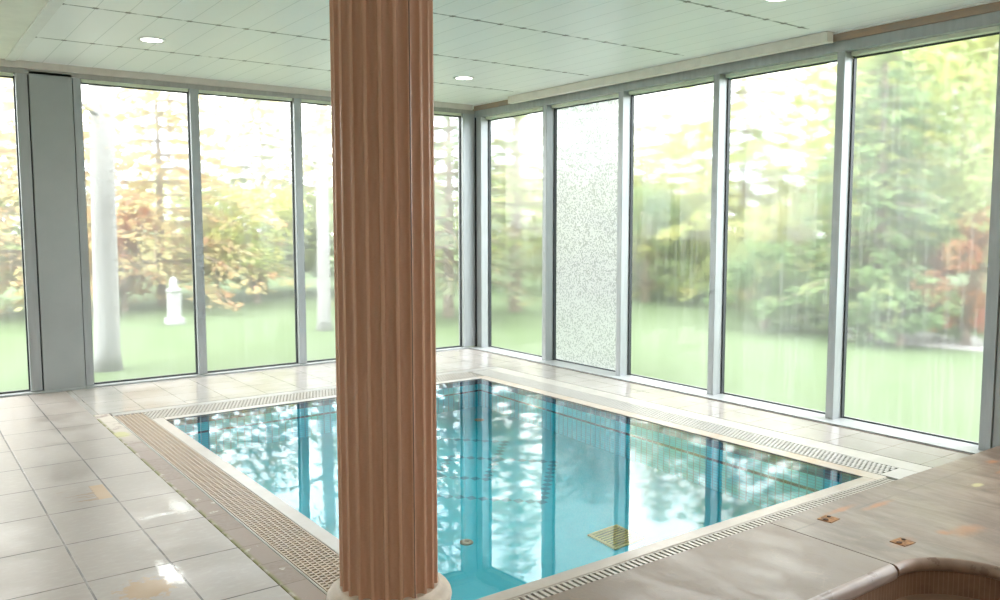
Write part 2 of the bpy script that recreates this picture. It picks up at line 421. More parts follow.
# ------------------------------------------------------------------ room shell
X0, Y0, ZC = -7.2, -11.0, 2.9
bm = bmesh.new()
def fl(x0, x1, y0, y1, mi): box(bm, x0, x1, y0, y1, -.12, 0, mi)
fl(X0, -4.405, Y0, -.006, 0); fl(-4.405, -.02, -1.235, -.006, 1); fl(-.5, -.02, -6.03, -1.235, 1)
fl(-4.405, -4.0, -8.3, -5.98, 0); fl(-4.405, 0, Y0, -8.3, 0)
struct(obj('floor', bm, [MAT['deck_left'], MAT['deck_far']]), 'wet beige stone tile deck around the pool')

bm = bmesh.new(); box(bm, -4.735, 0.34, Y0, .3, ZC, ZC + .1, 0); box(bm, X0 - .1, -4.735, Y0, .3, ZC, ZC + .1, 1)
struct(obj('ceiling', bm, [MAT['ceiling'], MAT['ceil_plain']]), 'pale mint metal panel ceiling with dark joints')
bm = bmesh.new(); box(bm, -4.745, -4.665, Y0, -.03, ZC - .014, ZC, 0)
struct(obj('trim_1', bm, MAT['white'], bevel=.003), 'white ceiling batten between two ceiling finishes')

bm = bmesh.new(); box(bm, X0 - .1, 0.3, Y0 - .1, Y0, 0, ZC); struct(obj('wall_south', bm, MAT['plaster']))
bm = bmesh.new(); box(bm, X0 - .1, X0, Y0, .3, 0, ZC); struct(obj('wall_west', bm, MAT['plaster']))

# --- north glazing (left in the photo), front plane y = 0, glass at y = GA
GA, GB, XF = .10, .25, .11
TR = [1]
def trim(bm, mats, label=None, bevel=.003):
    TR[0] += 1
    return struct(obj('trim_%d' % TR[0], bm, mats, bevel=bevel), label)
bm = bmesh.new(); box(bm, X0, .0, -.006, GA + .03, -.1, .016); trim(bm, MAT['sill'], 'white sill under the left glazing')
bm = bmesh.new(); box(bm, X0, .06, -.012, .16, 2.84, ZC); trim(bm, MAT['fascia'], 'beige fascia above the left glazing')
bm = bmesh.new(); box(bm, X0, XF - .008, .012, .16, 2.797, 2.84); trim(bm, MAT['alu_dark'], 'grey head rail above the left glazing')
def post_n(x0, x1, label=None, mat='alu', y=.018):
    b = bmesh.new(); box(b, x0, x1, y, GA + .03, .02, 2.80); trim(b, MAT[mat], label)
for xm in (-3.165, -2.115, -1.065): post_n(xm - .041, xm + .041, 'grey mullion of the left glazing')
post_n(-4.226, -4.160, 'grey post right of the wide grey panel', 'alu'); post_n(-4.672, -4.582, 'grey post left of the wide grey panel', 'alu')
post_n(-.062, .105, 'grey corner post of the left glazing')
post_n(-5.76, -5.68); post_n(-6.81, -6.73); post_n(-7.2, -7.12)
bm = bmesh.new(); box(bm, -4.570, -4.232, .012, GA, .0, 2.826); box(bm, -4.582, -4.570, .06, GA, 0, 2.826, 1); box(bm, -4.232, -4.226, .06, GA, 0, 2.826, 1)
trim(bm, [MAT['panel'], MAT['black']], 'wide grey metal panel between the two left windows')
# --- east glazing (right in the photo), sill front x = 0, frames from XF, glass at GB
bm = bmesh.new(); box(bm, 0, GB + .05, Y0, .05, -.1, .012); trim(bm, MAT['sill'], 'white sill under the right glazing')
bm = bmesh.new(); box(bm, -.02, 0, -6.03, -.02, -.1, .0015); trim(bm, MAT['grime'], 'dark grimy joint between the tiles and the right sill', 0)
bm = bmesh.new(); box(bm, XF - .02, .33, Y0, .02, 2.835, 2.89); trim(bm, MAT['brown'], 'rusty brown fascia above the right glazing')
bm = bmesh.new(); box(bm, XF - .05, .33, Y0, .02, 2.89, ZC); trim(bm, MAT['white'])
bm = bmesh.new(); box(bm, XF - .006, .33, Y0, .02, 2.758, 2.835); trim(bm, MAT['alu'], 'grey head rail above the right glazing')
def post_e(y0, y1, label=None, mat='alu', x=None):
    b = bmesh.new(); box(b, XF if x is None else x, GB - .035, y0, y1, .01, 2.758); trim(b, MAT[mat], label)
YM = [-1.262, -2.417, -3.568, -4.722]
for ym in YM: post_e(ym - .064, ym, 'grey mullion of the right glazing')
post_e(-.105, -.004, 'grey corner post of the right glazing')
post_e(-5.925, -5.848, 'grey post at the right edge beside the stone slab')
bm = bmesh.new(); box(bm, XF + .012, GB, -6.28, -5.928, 0, 2.758); trim(bm, MAT['panel'])
post_e(-6.36, -6.28); post_e(-7.50, -7.43); post_e(-8.6, -8.5)
bm = bmesh.new(); box(bm, XF, .33, Y0, -8.6, 0, 2.758); struct(obj('wall_east', bm, MAT['plaster']))
bm = bmesh.new(); box(bm, .1055, .15, .0, .05, 0, 2.80); trim(bm, MAT['black'], 'dark joint in the glazed corner', 0)

WN = [0]
def pane_n(x0, x1, mat, label=None):
    WN[0] += 1; w = struct(empty('window_%d' % WN[0], ((x0 + x1) / 2, GA, .02)), label)
    L = w.location; P = GA - .012
    b = bmesh.new(); quad(b, [(x0, GA, .02), (x1, GA, .02), (x1, GA, 2.78), (x0, GA, 2.78)])
    obj('pane', b, mat, w, L, normals=False)
    b = bmesh.new(); k = .011
    box(b, x0 - .001, x0 + k, P - .02, GA - .002, .02, 2.78); box(b, x1 - k, x1, P - .02, GA - .002, .02, 2.78)
    box(b, x0 + k, x1 - k, P - .02, GA - .002, .02, .031); box(b, x0 + k, x1 - k, P - .02, GA - .002, 2.759, 2.770)
    obj('gasket', b, MAT['gasket'], w, L)
    b = bmesh.new(); box(b, x0 + k, x1 - k, GA - .06, GA - .002, 2.770, 2.797); obj('glazing_bead', b, MAT['reveal'], w, L)
def pane_e(y0, y1, mat, label=None):
    WN[0] += 1; w = struct(empty('window_%d' % WN[0], (GB, (y0 + y1) / 2, .012)), label)
    L = w.location
    b = bmesh.new(); quad(b, [(GB, y1, .012), (GB, y0, .012), (GB, y0, 2.756), (GB, y1, 2.756)])
    obj('pane', b, mat, w, L, normals=False)
    b = bmesh.new(); k = .012; g0 = GB - .037
    box(b, g0, GB - .002, y0, y0 + k, .012, 2.756); box(b, g0, GB - .002, y1 - k, y1, .012, 2.756)
    box(b, g0 + .02, GB - .002, y0 + k, y1 - k, .012, .022); box(b, g0 + .02, GB - .002, y0 + k, y1 - k, 2.718, 2.730)
    obj('gasket', b, MAT['gasket'], w, L)
    b = bmesh.new(); box(b, XF + .06, GB - .002, y0 + k, y1 - k, 2.730, 2.758); obj('glazing_bead', b, MAT['reveal'], w, L)
GN = [glass_mat('misted_glass_left_%s' % s, .05, .12, .65, .03, i, .5) for i, s in enumerate('abcd')]
GE = [glass_mat('misted_glass_right_%s' % s, lo, hi, .85, .04, i + 5, .55) for i, (s, lo, hi) in enumerate((('a', .03, .07), ('b', .03, .08), ('c', .04, .09), ('d', .05, .10)))]
pane_n(-5.68, -4.672, GN[0], 'misted window left of the wide grey panel'); pane_n(-4.160, -3.206, GN[1], 'misted window with the birch behind it')
pane_n(-3.124, -2.156, GN[2]); pane_n(-2.074, -1.106, GN[3]); pane_n(-1.024, -.062, GN[0])
pane_n(-6.73, -5.76, GN[2]); pane_n(-7.12, -6.81, GN[1])
ye = [-.105] + [v for ym in YM for v in (ym, ym - .064)] + [-5.848]
pane_e(ye[1], ye[0], GE[0]); pane_e(ye[3], ye[2], cracked_mat(), 'window of shattered safety glass')
pane_e(ye[5], ye[4], GE[1]); pane_e(ye[7], ye[6], GE[2]); pane_e(ye[9], ye[8], GE[3])
pane_e(-7.43, -6.36, GE[0]); pane_e(-8.5, -7.50, GE[1])

# --- duct on the right wall
t = tag(empty('cable_duct', (.03, -2.8, 2.82)), 'long cream box duct running along the top of the right glazing', 'duct')
bm = bmesh.new(); box(bm, -.012, XF - .05, -4.70, -.80, 2.822, ZC - .002); obj('duct_body', bm, MAT['trunk'], t, t.location, .004)
bm = bmesh.new(); box(bm, -.016, XF - .05, -4.718, -4.70, 2.820, ZC - .002); obj('end_cap', bm, MAT['trunk'], t, t.location, .003)

# --- lamps
def downlight(x, y, label):
    t = tag(empty('ceiling_light', (x, y, ZC)), label, 'ceiling light', 'recessed lights in the panel ceiling')
    b = bmesh.new(); lathe(b, [(.078, ZC - .001), (.102, ZC - .001), (.102, ZC - .006), (.094, ZC - .010), (.078, ZC - .008)], 32, x, y, cap=False)
    o = obj('trim_ring', b, MAT['white'], t, t.location, smooth=True)
    b = bmesh.new(); lathe(b, [(.080, ZC - .0055), (.080, ZC - .003)], 32, x, y); obj('lens', b, MAT['lamp'], t, t.location)
    l = bpy.data.lights.new('downlight', 'SPOT'); l.energy = 26; l.spot_size = math.radians(150); l.spot_blend = .8; l.shadow_soft_size = .05; l.color = (1, .93, .82)
    lo = bpy.data.objects.new('downlight_beam', l); COL.objects.link(lo); lo.parent = t; lo.location = (0, 0, -.03)
downlight(-3.93, -1.54, 'recessed ceiling light above the left glazing, left of the column')
downlight(-1.07, -1.52, 'small recessed ceiling light near the glazed corner, right of the column')
downlight(-1.10, -5.08, 'recessed ceiling light cut by the top edge of the picture')

for k, (x, y) in enumerate(((-3.93, -8.6), (-5.9, -5.1), (-5.9, -8.6), (-1.1, -8.6))):  # unseen lamps added to brighten the column's near side
    downlight(x, y, 'added recessed ceiling light out of view, lighting the near side of the column')
# ------------------------------------------------------------------ pool
PX0, PX1, PY0, PY1, ZW = -3.975, -1.02, -5.71, -1.715, -.006
bm = bmesh.new()
quad(bm, [(PX0, PY0, ZF), (PX1, PY0, ZF), (PX1, PY1, ZF), (PX0, PY1, ZF)])
for a, b in (((PX0, PY0), (PX1, PY0)), ((PX1, PY0), (PX1, PY1)), ((PX1, PY1), (PX0, PY1)), ((PX0, PY1), (PX0, PY0))):
    quad(bm, [(*a, ZF), (*b, ZF), (*b, -.004), (*a, -.004)])
o = struct(obj('pool_basin', bm, MAT['pool'], normals=False), 'turquoise mosaic pool basin with navy tile pattern')
for p in o.data.polygons: pass
bm = bmesh.new(); quad(bm, [(PX0, PY0, ZW), (PX1, PY0, ZW), (PX1, PY1, ZW), (PX0, PY1, ZW)])
tag(obj('pool_water', bm, MAT['water'], normals=False), 'still clear turquoise water filling the swimming pool', 'water', kind='stuff')

def coping(name, rects, mat, label, z0=-.06, z1=0):
    b = bmesh.new()
    for r in rects: box(b, *r, z0, z1)
    return struct(obj(name, b, mat, bevel=.006), label)
coping('pool_coping_left', [(-4.06, PX0, PY0 - .08, PY1 + .09)], MAT['cop_left'], 'beige coping along the left pool edge')
coping('pool_coping_far', [(PX0, PX1, PY1, PY1 + .09)], MAT['cop_far'], 'white coping along the far pool edge')
coping('pool_coping_right', [(PX1, -.905, PY0 - .08, PY1 + .09)], MAT['cop_right'], 'orange stained coping along the right pool edge')
coping('pool_coping_near', [(PX0, PX1, PY0 - .08, PY0)], MAT['cop_near'], 'beige coping along the near pool edge')
coping('pool_edging_left', [(-4.402, -4.285, -5.98, -1.235)], MAT['edging'], 'worn brown tile edging with moss along the left gutter', -.1, .001)
coping('pool_edging_far', [(-4.275, -.5, -1.34, -1.237)], MAT['grey_band'], 'grey tile band beyond the far gutter', -.1, 0)
coping('pool_edging_right', [(-.675, -.503, -5.98, -1.34)], MAT['light_band'], 'pale tile band beside the right gutter', -.1, 0)
coping('pool_gutter_lip', [(-4.285, -4.272, -5.98, -1.34)], MAT['light_band'], None, -.1, .003)
bm = bmesh.new()
for r in ((-4.285, -4.06, -5.98, -1.34), (-4.06, -.675, -1.625, -1.34), (-.905, -.675, -5.98, -1.625), (-4.06, -.905, -6.03, -5.79)):
    box(bm, *r, -.14, -.09)
struct(obj('pool_gutter', bm, MAT['channel']), 'dark overflow gutter under the gratings')

def grating(x0, x1, y0, y1, along, pitch, rails, mat, label, bar=.5, stagger=True):
    """plastic overflow grating: long rails with short cross bars, staggered row by row"""
    b = bmesh.new(); z0, z1 = -.022, 0.
    L0, L1, W0, W1 = (y0, y1, x0, x1) if along == 'y' else (x0, x1, y0, y1)
    def put(a0, a1, c0, c1, zt=z1):
        if along == 'y': box(b, c0, c1, a0, a1, z0, zt)
        else: box(b, a0, a1, c0, c1, z0, zt)
    rw = .007; step = (W1 - W0 - rw) / (rails - 1)
    for i in range(rails): put(L0, L1, W0 + i * step, W0 + i * step + rw)
    n = int((L1 - L0) / pitch)
    for i in range(rails - 1):
        for k in range(n):
            a = L0 + (k + (.5 if stagger and i % 2 else 0)) * pitch
            put(a, min(a + pitch * bar, L1), W0 + i * step + rw, W0 + (i + 1) * step, z1 - .001)
    o = obj('overflow_grating', b, mat, None, ((x0 + x1) / 2, (y0 + y1) / 2, z0), normals=True)
    return tag(o, label, 'grating', 'gratings around the pool')
grating(-4.268, -4.064, -5.96, -1.345, 'y', .028, 8, MAT['grate_cream'], 'wide cream plastic overflow grating along the left side of the pool')
grating(-4.06, -.91, -1.62, -1.345, 'x', .030, 9, MAT['grate_grey'], 'grey white overflow grating along the far side below the left glazing', .6)
grating(-.90, -.68, -5.74, -1.35, 'y', .030, 7, MAT['grate_white'], 'white overflow grating along the right side of the pool', .62)
grating(-4.0, -.92, -5.985, -5.795, 'x', .031, 3, MAT['grate_grey'], 'slotted overflow grating between the near pool edge and the stone slab', .55, False)
bm = bmesh.new(); box(bm, -.90, -.68, -5.985, -5.745, -.03, 0); box(bm, -.86, -.72, -5.88, -5.865, 0, .002, 1)
tag(obj('corner_cover', bm, [MAT['grate_white'], MAT['channel']], None, (-.79, -5.87, -.03), .003), 'white square cover plate with a slot at the right corner of the pool', 'cover plate')

# pool fittings below water
t = tag(empty('drain_grille', (-2.10, -4.735, ZF)), 'yellowed square drain grille on the pool floor, seen through the water', 'drain grille')
t.rotation_euler.z = 0
bm = bmesh.new(); s = .125
for q in ((-s, s, -s, -s + .02), (-s, s, s - .02, s), (-s, -s + .02, -s + .02, s - .02), (s - .02, s, -s + .02, s - .02)): box(bm, *q, .0, .02)
obj('frame', bm, MAT['yellow_plastic'], t, bevel=.003)
bm = bmesh.new()
for k in range(8): y = -s + .03 + k * .0255; box(bm, -s + .02, s - .02, y, y + .012, .006, .018)
obj('slats', bm, MAT['yellow_plastic'], t)
bm = bmesh.new(); box(bm, -s + .02, s - .02, -s + .02, s - .02, .001, .004); obj('sump', bm, MAT['black'], t)
def inlet(x, y, label, r=.05):
    b = bmesh.new(); lathe(b, [(r, 0), (r, .008), (r * .8, .014), (r * .35, .016), (r * .3, .006)], 24, 0, 0)
    t = tag(obj('floor_inlet', b, MAT['grate_cream'], None, None, smooth=True), label, 'pool inlet', 'round pale inlets in the pool floor'); t.location = (x, y, ZF)
inlet(-2.88, -4.24, 'round pale inlet on the pool floor just right of the column', .042)
inlet(-1.33, -2.13, 'round pale inlet on the pool floor nearest the far corner', .045)

# ------------------------------------------------------------------ raised stone slab and spa
ZS = .10; YE = -6.035
def spa_outline(side):
    pass
SX0, SY0 = -3.6, -7.75      # far limits of the tub
CX, CY, CR = -2.34, -6.94, .30
def bullnose(path, inward, h, r, b, seg=6, mi=0):
    """rolled edge swept along path (list of (x,y)); inward gives the direction of the tub at each point"""
    rings = []
    for (x, y), (nx, ny) in zip(path, inward):
        ring = []
        for k in range(seg + 1):
            a = math.pi / 2 - math.pi * k / seg
            ring.append(b.verts.new((x + nx * r * math.cos(a), y + ny * r * math.cos(a), h - r + r * math.sin(a))))
        rings.append(ring)
    for p, q in zip(rings, rings[1:]):
        for k in range(seg): b.faces.new((p[k], q[k], q[k + 1], p[k + 1])).material_index = mi
    for rg in (rings[0], rings[-1]): b.faces.new(rg).material_index = mi
def prism(b, pts, z0, z1):
    lo = [b.verts.new((x, y, z0)) for x, y in pts]; hi = [b.verts.new((x, y, z1)) for x, y in pts]
    n = len(pts)
    for k in range(n): b.faces.new((lo[k], lo[(k + 1) % n], hi[(k + 1) % n], hi[k]))
    b.faces.new(list(reversed(lo))); b.faces.new(hi)
# right slab: from the joint at x=-2.368 to the wall, tub corner cut as a quarter circle
arc = [(CX + CR * math.cos(a), CY + CR * math.sin(a)) for a in [math.pi / 2 - math.pi / 2 * k / 14 for k in range(15)]]
arc_in = [(-math.cos(a), -math.sin(a)) for a in [math.pi / 2 - math.pi / 2 * k / 14 for k in range(15)]]
arcp = arc + [(CX + CR, SY0)]
RB = .028
bm = bmesh.new()
prism(bm, [(-2.364, YE), (XF - .004, YE), (XF - .004, -8.3), (CX + CR, -8.3)] + list(reversed(arcp)) + [(-2.364, CY + CR)], ZS - .055, ZS)
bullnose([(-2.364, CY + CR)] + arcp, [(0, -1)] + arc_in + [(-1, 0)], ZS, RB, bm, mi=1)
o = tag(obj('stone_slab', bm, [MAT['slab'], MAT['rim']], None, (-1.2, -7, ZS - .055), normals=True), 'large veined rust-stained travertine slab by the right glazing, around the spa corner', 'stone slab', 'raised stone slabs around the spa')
smooth_by_angle(o, 50)
# left slab
yl = -6.628
bm = bmesh.new()
prism(bm, [(-4.0, YE), (-2.370, YE), (-2.370, yl), (SX0, yl), (SX0, -8.3), (-4.0, -8.3)], ZS - .055, ZS)
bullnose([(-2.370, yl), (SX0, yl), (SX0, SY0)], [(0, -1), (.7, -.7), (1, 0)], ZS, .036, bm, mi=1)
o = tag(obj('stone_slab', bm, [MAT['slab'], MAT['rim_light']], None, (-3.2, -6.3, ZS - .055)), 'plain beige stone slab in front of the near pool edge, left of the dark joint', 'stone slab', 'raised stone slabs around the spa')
smooth_by_angle(o, 50)
# plinth under the slabs
bm = bmesh.new()
box(bm, -3.98, -.02, -6.60, YE - .012, -.12, ZS - .055)
box(bm, -1.98, -.02, -8.3, -6.60, -.12, ZS - .055)
box(bm, -3.98, SX0 - .03, -8.3, -6.60, -.12, ZS - .055)
struct(obj('slab_plinth', bm, MAT['light_band']))
# tub: stepped basin following the outline
def tub_outline(off):
    pts = []
    r = CR - off
    for k in range(15):
        a = math.pi / 2 - math.pi / 2 * k / 14; pts.append((CX + r * math.cos(a), CY + r * math.sin(a)))
    pts += [(CX + r, SY0 + off)]
    pts += [(SX0 + off, SY0 + off), (SX0 + off, CY + r)]
    return pts
t = tag(empty('spa_tub', ((SX0 + CX) / 2, -7.2, -.8)), 'empty brown spa tub with rounded corner sunk in the stone slabs', 'spa tub')
levels = [(.004, ZS - .05), (.004, -.062), (.27, -.066), (.275, -.45), (.276, -.8)]
def ring_mesh(l0, l1):
    b = bmesh.new(); A = [b.verts.new((x, y, l0[1])) for x, y in tub_outline(l0[0])]; B = [b.verts.new((x, y, l1[1])) for x, y in tub_outline(l1[0])]
    n = len(A)
    for k in range(n): b.faces.new((A[k], A[(k + 1) % n], B[(k + 1) % n], B[k]))
    return b
obj('riser', ring_mesh((.004, ZS - .05), (.004, -.06)), MAT['spa_tile'], t, t.location)
b = ring_mesh((.002, -.055), (.22, -.055)); ext = bmesh.ops.extrude_face_region(b, geom=b.faces[:]); bmesh.ops.translate(b, vec=(0, 0, -.05), verts=[v for v in ext['geom'] if isinstance(v, bmesh.types.BMVert)])
obj('seat_ledge', b, MAT['spa_stone'], t, t.location, .006)
b = ring_mesh((.225, -.1), (.23, -.8)); b.faces.new([v for v in b.verts if v.co.z < -.79]); obj('basin', b, MAT['spa_tile'], t, t.location)
# rusty fixings
def anchor(x, y, label, ang):
    t = tag(empty('anchor_plate', (x, y, ZS)), label, 'anchor plate', 'rusted anchor plates in the stone slab'); t.rotation_euler.z = ang
    b = bmesh.new(); box(b, -.042, .042, -.036, .036, 0, .003); obj('plate', b, MAT['rust'], t, bevel=.001)
    b = bmesh.new(); lathe(b, [(.012, .003), (.012, .006), (.007, .007)], 10, -.026, 0); obj('bolt', b, MAT['rust_dark'], t)
    b = bmesh.new(); lathe(b, [(.009, .003), (.009, .006), (.005, .007)], 10, .026, .012); obj('bolt', b, MAT['rust_dark'], t)
anchor(-2.10, -6.173, 'square rusty anchor plate in the slab nearest the pool', .1)
anchor(-2.10, -6.535, 'square rusty anchor plate in the slab nearest the spa rim', -.05)

# ------------------------------------------------------------------ fluted column
cx, cy = -4.357, -5.993
RC, NFL = .1615, 22
t = tag(empty('fluted_column', (cx, cy, 0)), 'terracotta brown fluted column with pale round base standing in front of the pool', 'column')
def flute_ring(R):
    pts = []
    fil = .26          # share of a period that is the fillet
    for i in range(NFL):
        a0 = 2 * math.pi * i / NFL
        for k in range(5): pts.append((R - .0012 + .0022 * math.sin(math.pi * k / 4), a0 + 2 * math.pi / NFL * fil * k / 4))
        for k in range(1, 10):
            u = k / 10; d = math.sqrt(max(0, 1 - (2 * u - 1) ** 2))
            pts.append((R - .0185 * d, a0 + 2 * math.pi / NFL * (fil + (1 - fil) * u)))
    return pts
bm = bmesh.new(); rings = []
zs = [(.30, 1.), (1.2, 1.), (2.2, .995), (2.66, .985)]
ang = math.atan2(CAM.y - cy, CAM.x - cx) + math.asin(24.5 / 49.5)
off = ang - math.pi * 2 / NFL * .26 * .5
for z, k in zs:
    rings.append([bm.verts.new((cx + r * k * math.cos(a + off), cy + r * k * math.sin(a + off), z)) for r, a in flute_ring(RC)])
n = len(rings[0])
for a, b in zip(rings, rings[1:]):
    for k in range(n): bm.faces.new((a[k], a[(k + 1) % n], b[(k + 1) % n], b[k]))
bm.faces.new(rings[-1]); bm.faces.new(list(reversed(rings[0])))
o = obj('shaft', bm, MAT['column'], t, (cx, cy, 0)); smooth_by_angle(o, 35)
# open joint where the two shells of the shaft meet
ang = math.atan2(CAM.y - cy, CAM.x - cx) + math.asin(24.5 / 49.5)
bm = bmesh.new(); ux, uy = math.cos(ang), math.sin(ang); vx, vy = -uy, ux
q = [(cx + ux * r + vx * w, cy + uy * r + vy * w) for r, w in ((RC - .03, -.0011), (RC + .0016, -.0012), (RC + .0016, .0012), (RC - .03, .0011))]
prism(bm, q, .31, 2.66); obj('shell_joint', bm, MAT['seam'], t, (cx, cy, 0))
def torus_prof(r, z, rr, h, k=8): return [(r + rr * math.cos(a), z + h / 2 * math.sin(a)) for a in [-math.pi / 2 + math.pi * i / k for i in range(k + 1)]]
bm = bmesh.new()
lathe(bm, [(.19, .085)] + torus_prof(.205, .135, .045, .10) + [(.20, .188), (.186, .20), (.181, .215), (.185, .232), (.192, .236)] + torus_prof(.178, .268, .030, .06) + [(.172, .302), (.166, .312), (.15, .314)], 64, cx, cy)
o = obj('base', bm, MAT['base'], t, (cx, cy, 0)); smooth_by_angle(o, 50)
bm = bmesh.new(); box(bm, cx - .255, cx + .255, cy - .255, cy + .255, 0.001, .087); obj('plinth', bm, MAT['base'], t, (cx, cy, 0), .008)
bm = bmesh.new(); lathe(bm, [(.158, 2.66), (.175, 2.675), (.175, 2.69), (.165, 2.70), (.165, 2.74), (.18, 2.75), (.215, 2.80), (.22, 2.82)], 48, cx, cy); box(bm, cx - .235, cx + .235, cy - .235, cy + .235, 2.82, ZC)
obj('capital', bm, MAT['base'], t, (cx, cy, 0))

# ------------------------------------------------------------------ garden
def lawn_mat():
    t = NT('lawn_grass'); n = t.noise(.35, 5, .6); n2 = t.noise(9, 4, .6)
    c = t.mix(t.ramp(n, .3, .7), (.098, .138, .062), (.115, .155, .075)); c = t.mix(t.math('MULTIPLY', t.ramp(n2, .4, .7), .4), c, (.125, .16, .085))
    t.bsdf(c, .9, 0, None, .1); return t.m
bm = bmesh.new(); quad(bm, [(-60, -40, -.1), (90, -40, -.1), (90, 90, -.1), (-60, 90, -.1)])
bm.faces.ensure_lookup_table(); bmesh.ops.subdivide_edges(bm, edges=bm.edges[:], cuts=3, use_grid_fill=True)
# leave the ground out under the building
bm.free(); bm = bmesh.new()
for x0, x1, y0, y1 in ((-60, 90, .13, 90), (.30, 90, -40, .13), (-60, X0 - .1, -40, .13), (X0 - .1, .30, -40, Y0 - .1)):
    quad(bm, [(x0, y0, -.1), (x1, y0, -.1), (x1, y1, -.1), (x0, y1, -.1)])
struct(obj('lawn', bm, lawn_mat()), 'pale green lawn outside the glazing')

LEAF = .8
def leaf_mat(name, a, b, c3, sc=.9):
    a, b, c3 = (tuple(v * LEAF for v in q) for q in (a, b, c3))
    t = NT(name); n = t.noise(sc, 3, .6); n2 = t.noise(sc * 3.1, 3, .6)
    c = t.mix(t.ramp(n, .38, .62), a, b); c = t.mix(t.ramp(n2, .48, .66), c, c3)
    d = t.n('ShaderNodeBsdfDiffuse'); t.put(d.inputs[0], c); tl = t.n('ShaderNodeBsdfTranslucent'); t.put(tl.inputs[0], c)
    m = t.n('ShaderNodeMixShader'); m.inputs[0].default_value = .45
    t.t.links.new(d.outputs[0], m.inputs[1]); t.t.links.new(tl.outputs[0], m.inputs[2]); t.t.links.new(m.outputs[0], t.out.inputs[0])
    return t.m
LM = {
    'ochre': leaf_mat('ochre_needles', (.68, .52, .27), (.60, .56, .28), (.72, .43, .24)),
    'yellow': leaf_mat('yellow_green_leaves', (.58, .60, .20), (.46, .55, .20), (.72, .66, .26)),
    'green': leaf_mat('mid_green_leaves', (.34, .45, .18), (.42, .50, .20), (.54, .52, .22)),
    'dark': leaf_mat('deep_green_needles', (.25, .37, .17), (.30, .42, .19), (.42, .46, .20)),
    'blue': leaf_mat('blue_green_needles', (.27, .34, .22), (.34, .38, .22), (.48, .42, .22)),
    'olive': leaf_mat('olive_leaves', (.50, .51, .22), (.42, .48, .20), (.64, .58, .28)),
    'red': leaf_mat('russet_leaves', (.55, .20, .12), (.58, .32, .16), (.44, .32, .14)),
}
MAT['pale'] = plain('weathered_white_stone', (.38, .38, .37), .7)
MAT['bark'] = plain('brown_bark', (.20, .15, .11), .9, var=.4, sc=9)
def birch_mat():
    t = NT('white_birch_bark'); p = t.pos()[0]
    n = t.noise(5, 5, .7, t.scaled(p, (.8, .8, 5.0))); n2 = t.noise(1.3, 3, .6)
    c = t.mix(t.ramp(n, .57, .68), (.30, .29, .285), (.12, .11, .10)); c = t.mix(t.math('MULTIPLY', t.ramp(n2, .5, .7), .4), c, (.24, .22, .215))
    t.bsdf(c, .7); return t.m
MAT['birch'] = birch_mat()

def leaves(name, pts, size, mat, parent, flat=.5):
    """many small leaf blades at the given points as one mesh"""
    P = np.asarray(pts, float); n = len(P)
    a = RNG.normal(size=(n, 3)); a[:, 2] *= flat; a /= np.linalg.norm(a, axis=1)[:, None]
    b = RNG.normal(size=(n, 3)); b -= (b * a).sum(1)[:, None] * a; b /= np.linalg.norm(b, axis=1)[:, None]
    s = size * RNG.uniform(.6, 1.3, (n, 1))
    V = np.stack([P - a * s, P + b * s * .42, P + a * s, P - b * s * .42], 1).reshape(-1, 3)
    loc = np.array(parent.location); V = V - loc
    me = bpy.data.meshes.new(name); me.vertices.add(4 * n); me.vertices.foreach_set('co', V.ravel())
    me.loops.add(4 * n); me.loops.foreach_set('vertex_index', np.arange(4 * n, dtype=np.int32))
    me.polygons.add(n); me.polygons.foreach_set('loop_start', np.arange(0, 4 * n, 4, dtype=np.int32))
    me.update(calc_edges=True); me.validate(); me.materials.append(mat)
    o = bpy.data.objects.new(name, me); COL.objects.link(o); o.parent = parent; return o

def conifer(px, rng, h, spread, col, label, z0=.4, dens=1., layers=None, size=.075, droop=.28, bark='bark', trunk_r=.10):
    x, y = ground(px, rng); t = tag(empty('conifer_tree', (x, y, -.1)), label, 'tree', 'trees in the garden')
    bm = bmesh.new(); tube(bm, [(x, y, -.15), (x + .03, y, h * .5), (x, y, h)], [trunk_r, trunk_r * .6, .015], 10)
    pts = []; nl = layers or int(h * 3.6)
    for i in range(nl):
        z = z0 + (h - z0) * i / nl; L = spread * (1 - (z - z0) / (h - z0)) ** .75 + .12
        nb = rnd.randint(5, 7); ph = rnd.random() * 6.28
        for k in range(nb):
            a = ph + 6.283 * k / nb + rnd.uniform(-.25, .25); l = L * rnd.uniform(.65, 1.1); dr = droop * rnd.uniform(.6, 1.3)
            seg = [(x + math.cos(a) * l * u, y + math.sin(a) * l * u, z + .10 * l * u - dr * l * u * u) for u in (0, .35, .7, 1.)]
            tube(bm, seg, [.022, .016, .010, .004], 5)
            m = int(60 * l * dens * (1 - .55 * i / nl))
            u = RNG.uniform(.12, 1., m) ** .8; w = .10 + .20 * l * .4 * (1 - np.abs(u - .5))
            px_ = x + math.cos(a) * l * u - math.sin(a) * RNG.normal(size=m) * w * .6
            py_ = y + math.sin(a) * l * u + math.cos(a) * RNG.normal(size=m) * w * .6
            pz_ = z + .10 * l * u - dr * l * u * u - np.abs(RNG.normal(size=m)) * .07
            pts.append(np.stack([px_, py_, pz_], 1))
    o = obj('trunk', bm, MAT[bark], t, t.location); leaves('foliage', np.concatenate(pts), size, LM[col], t, .25); return t

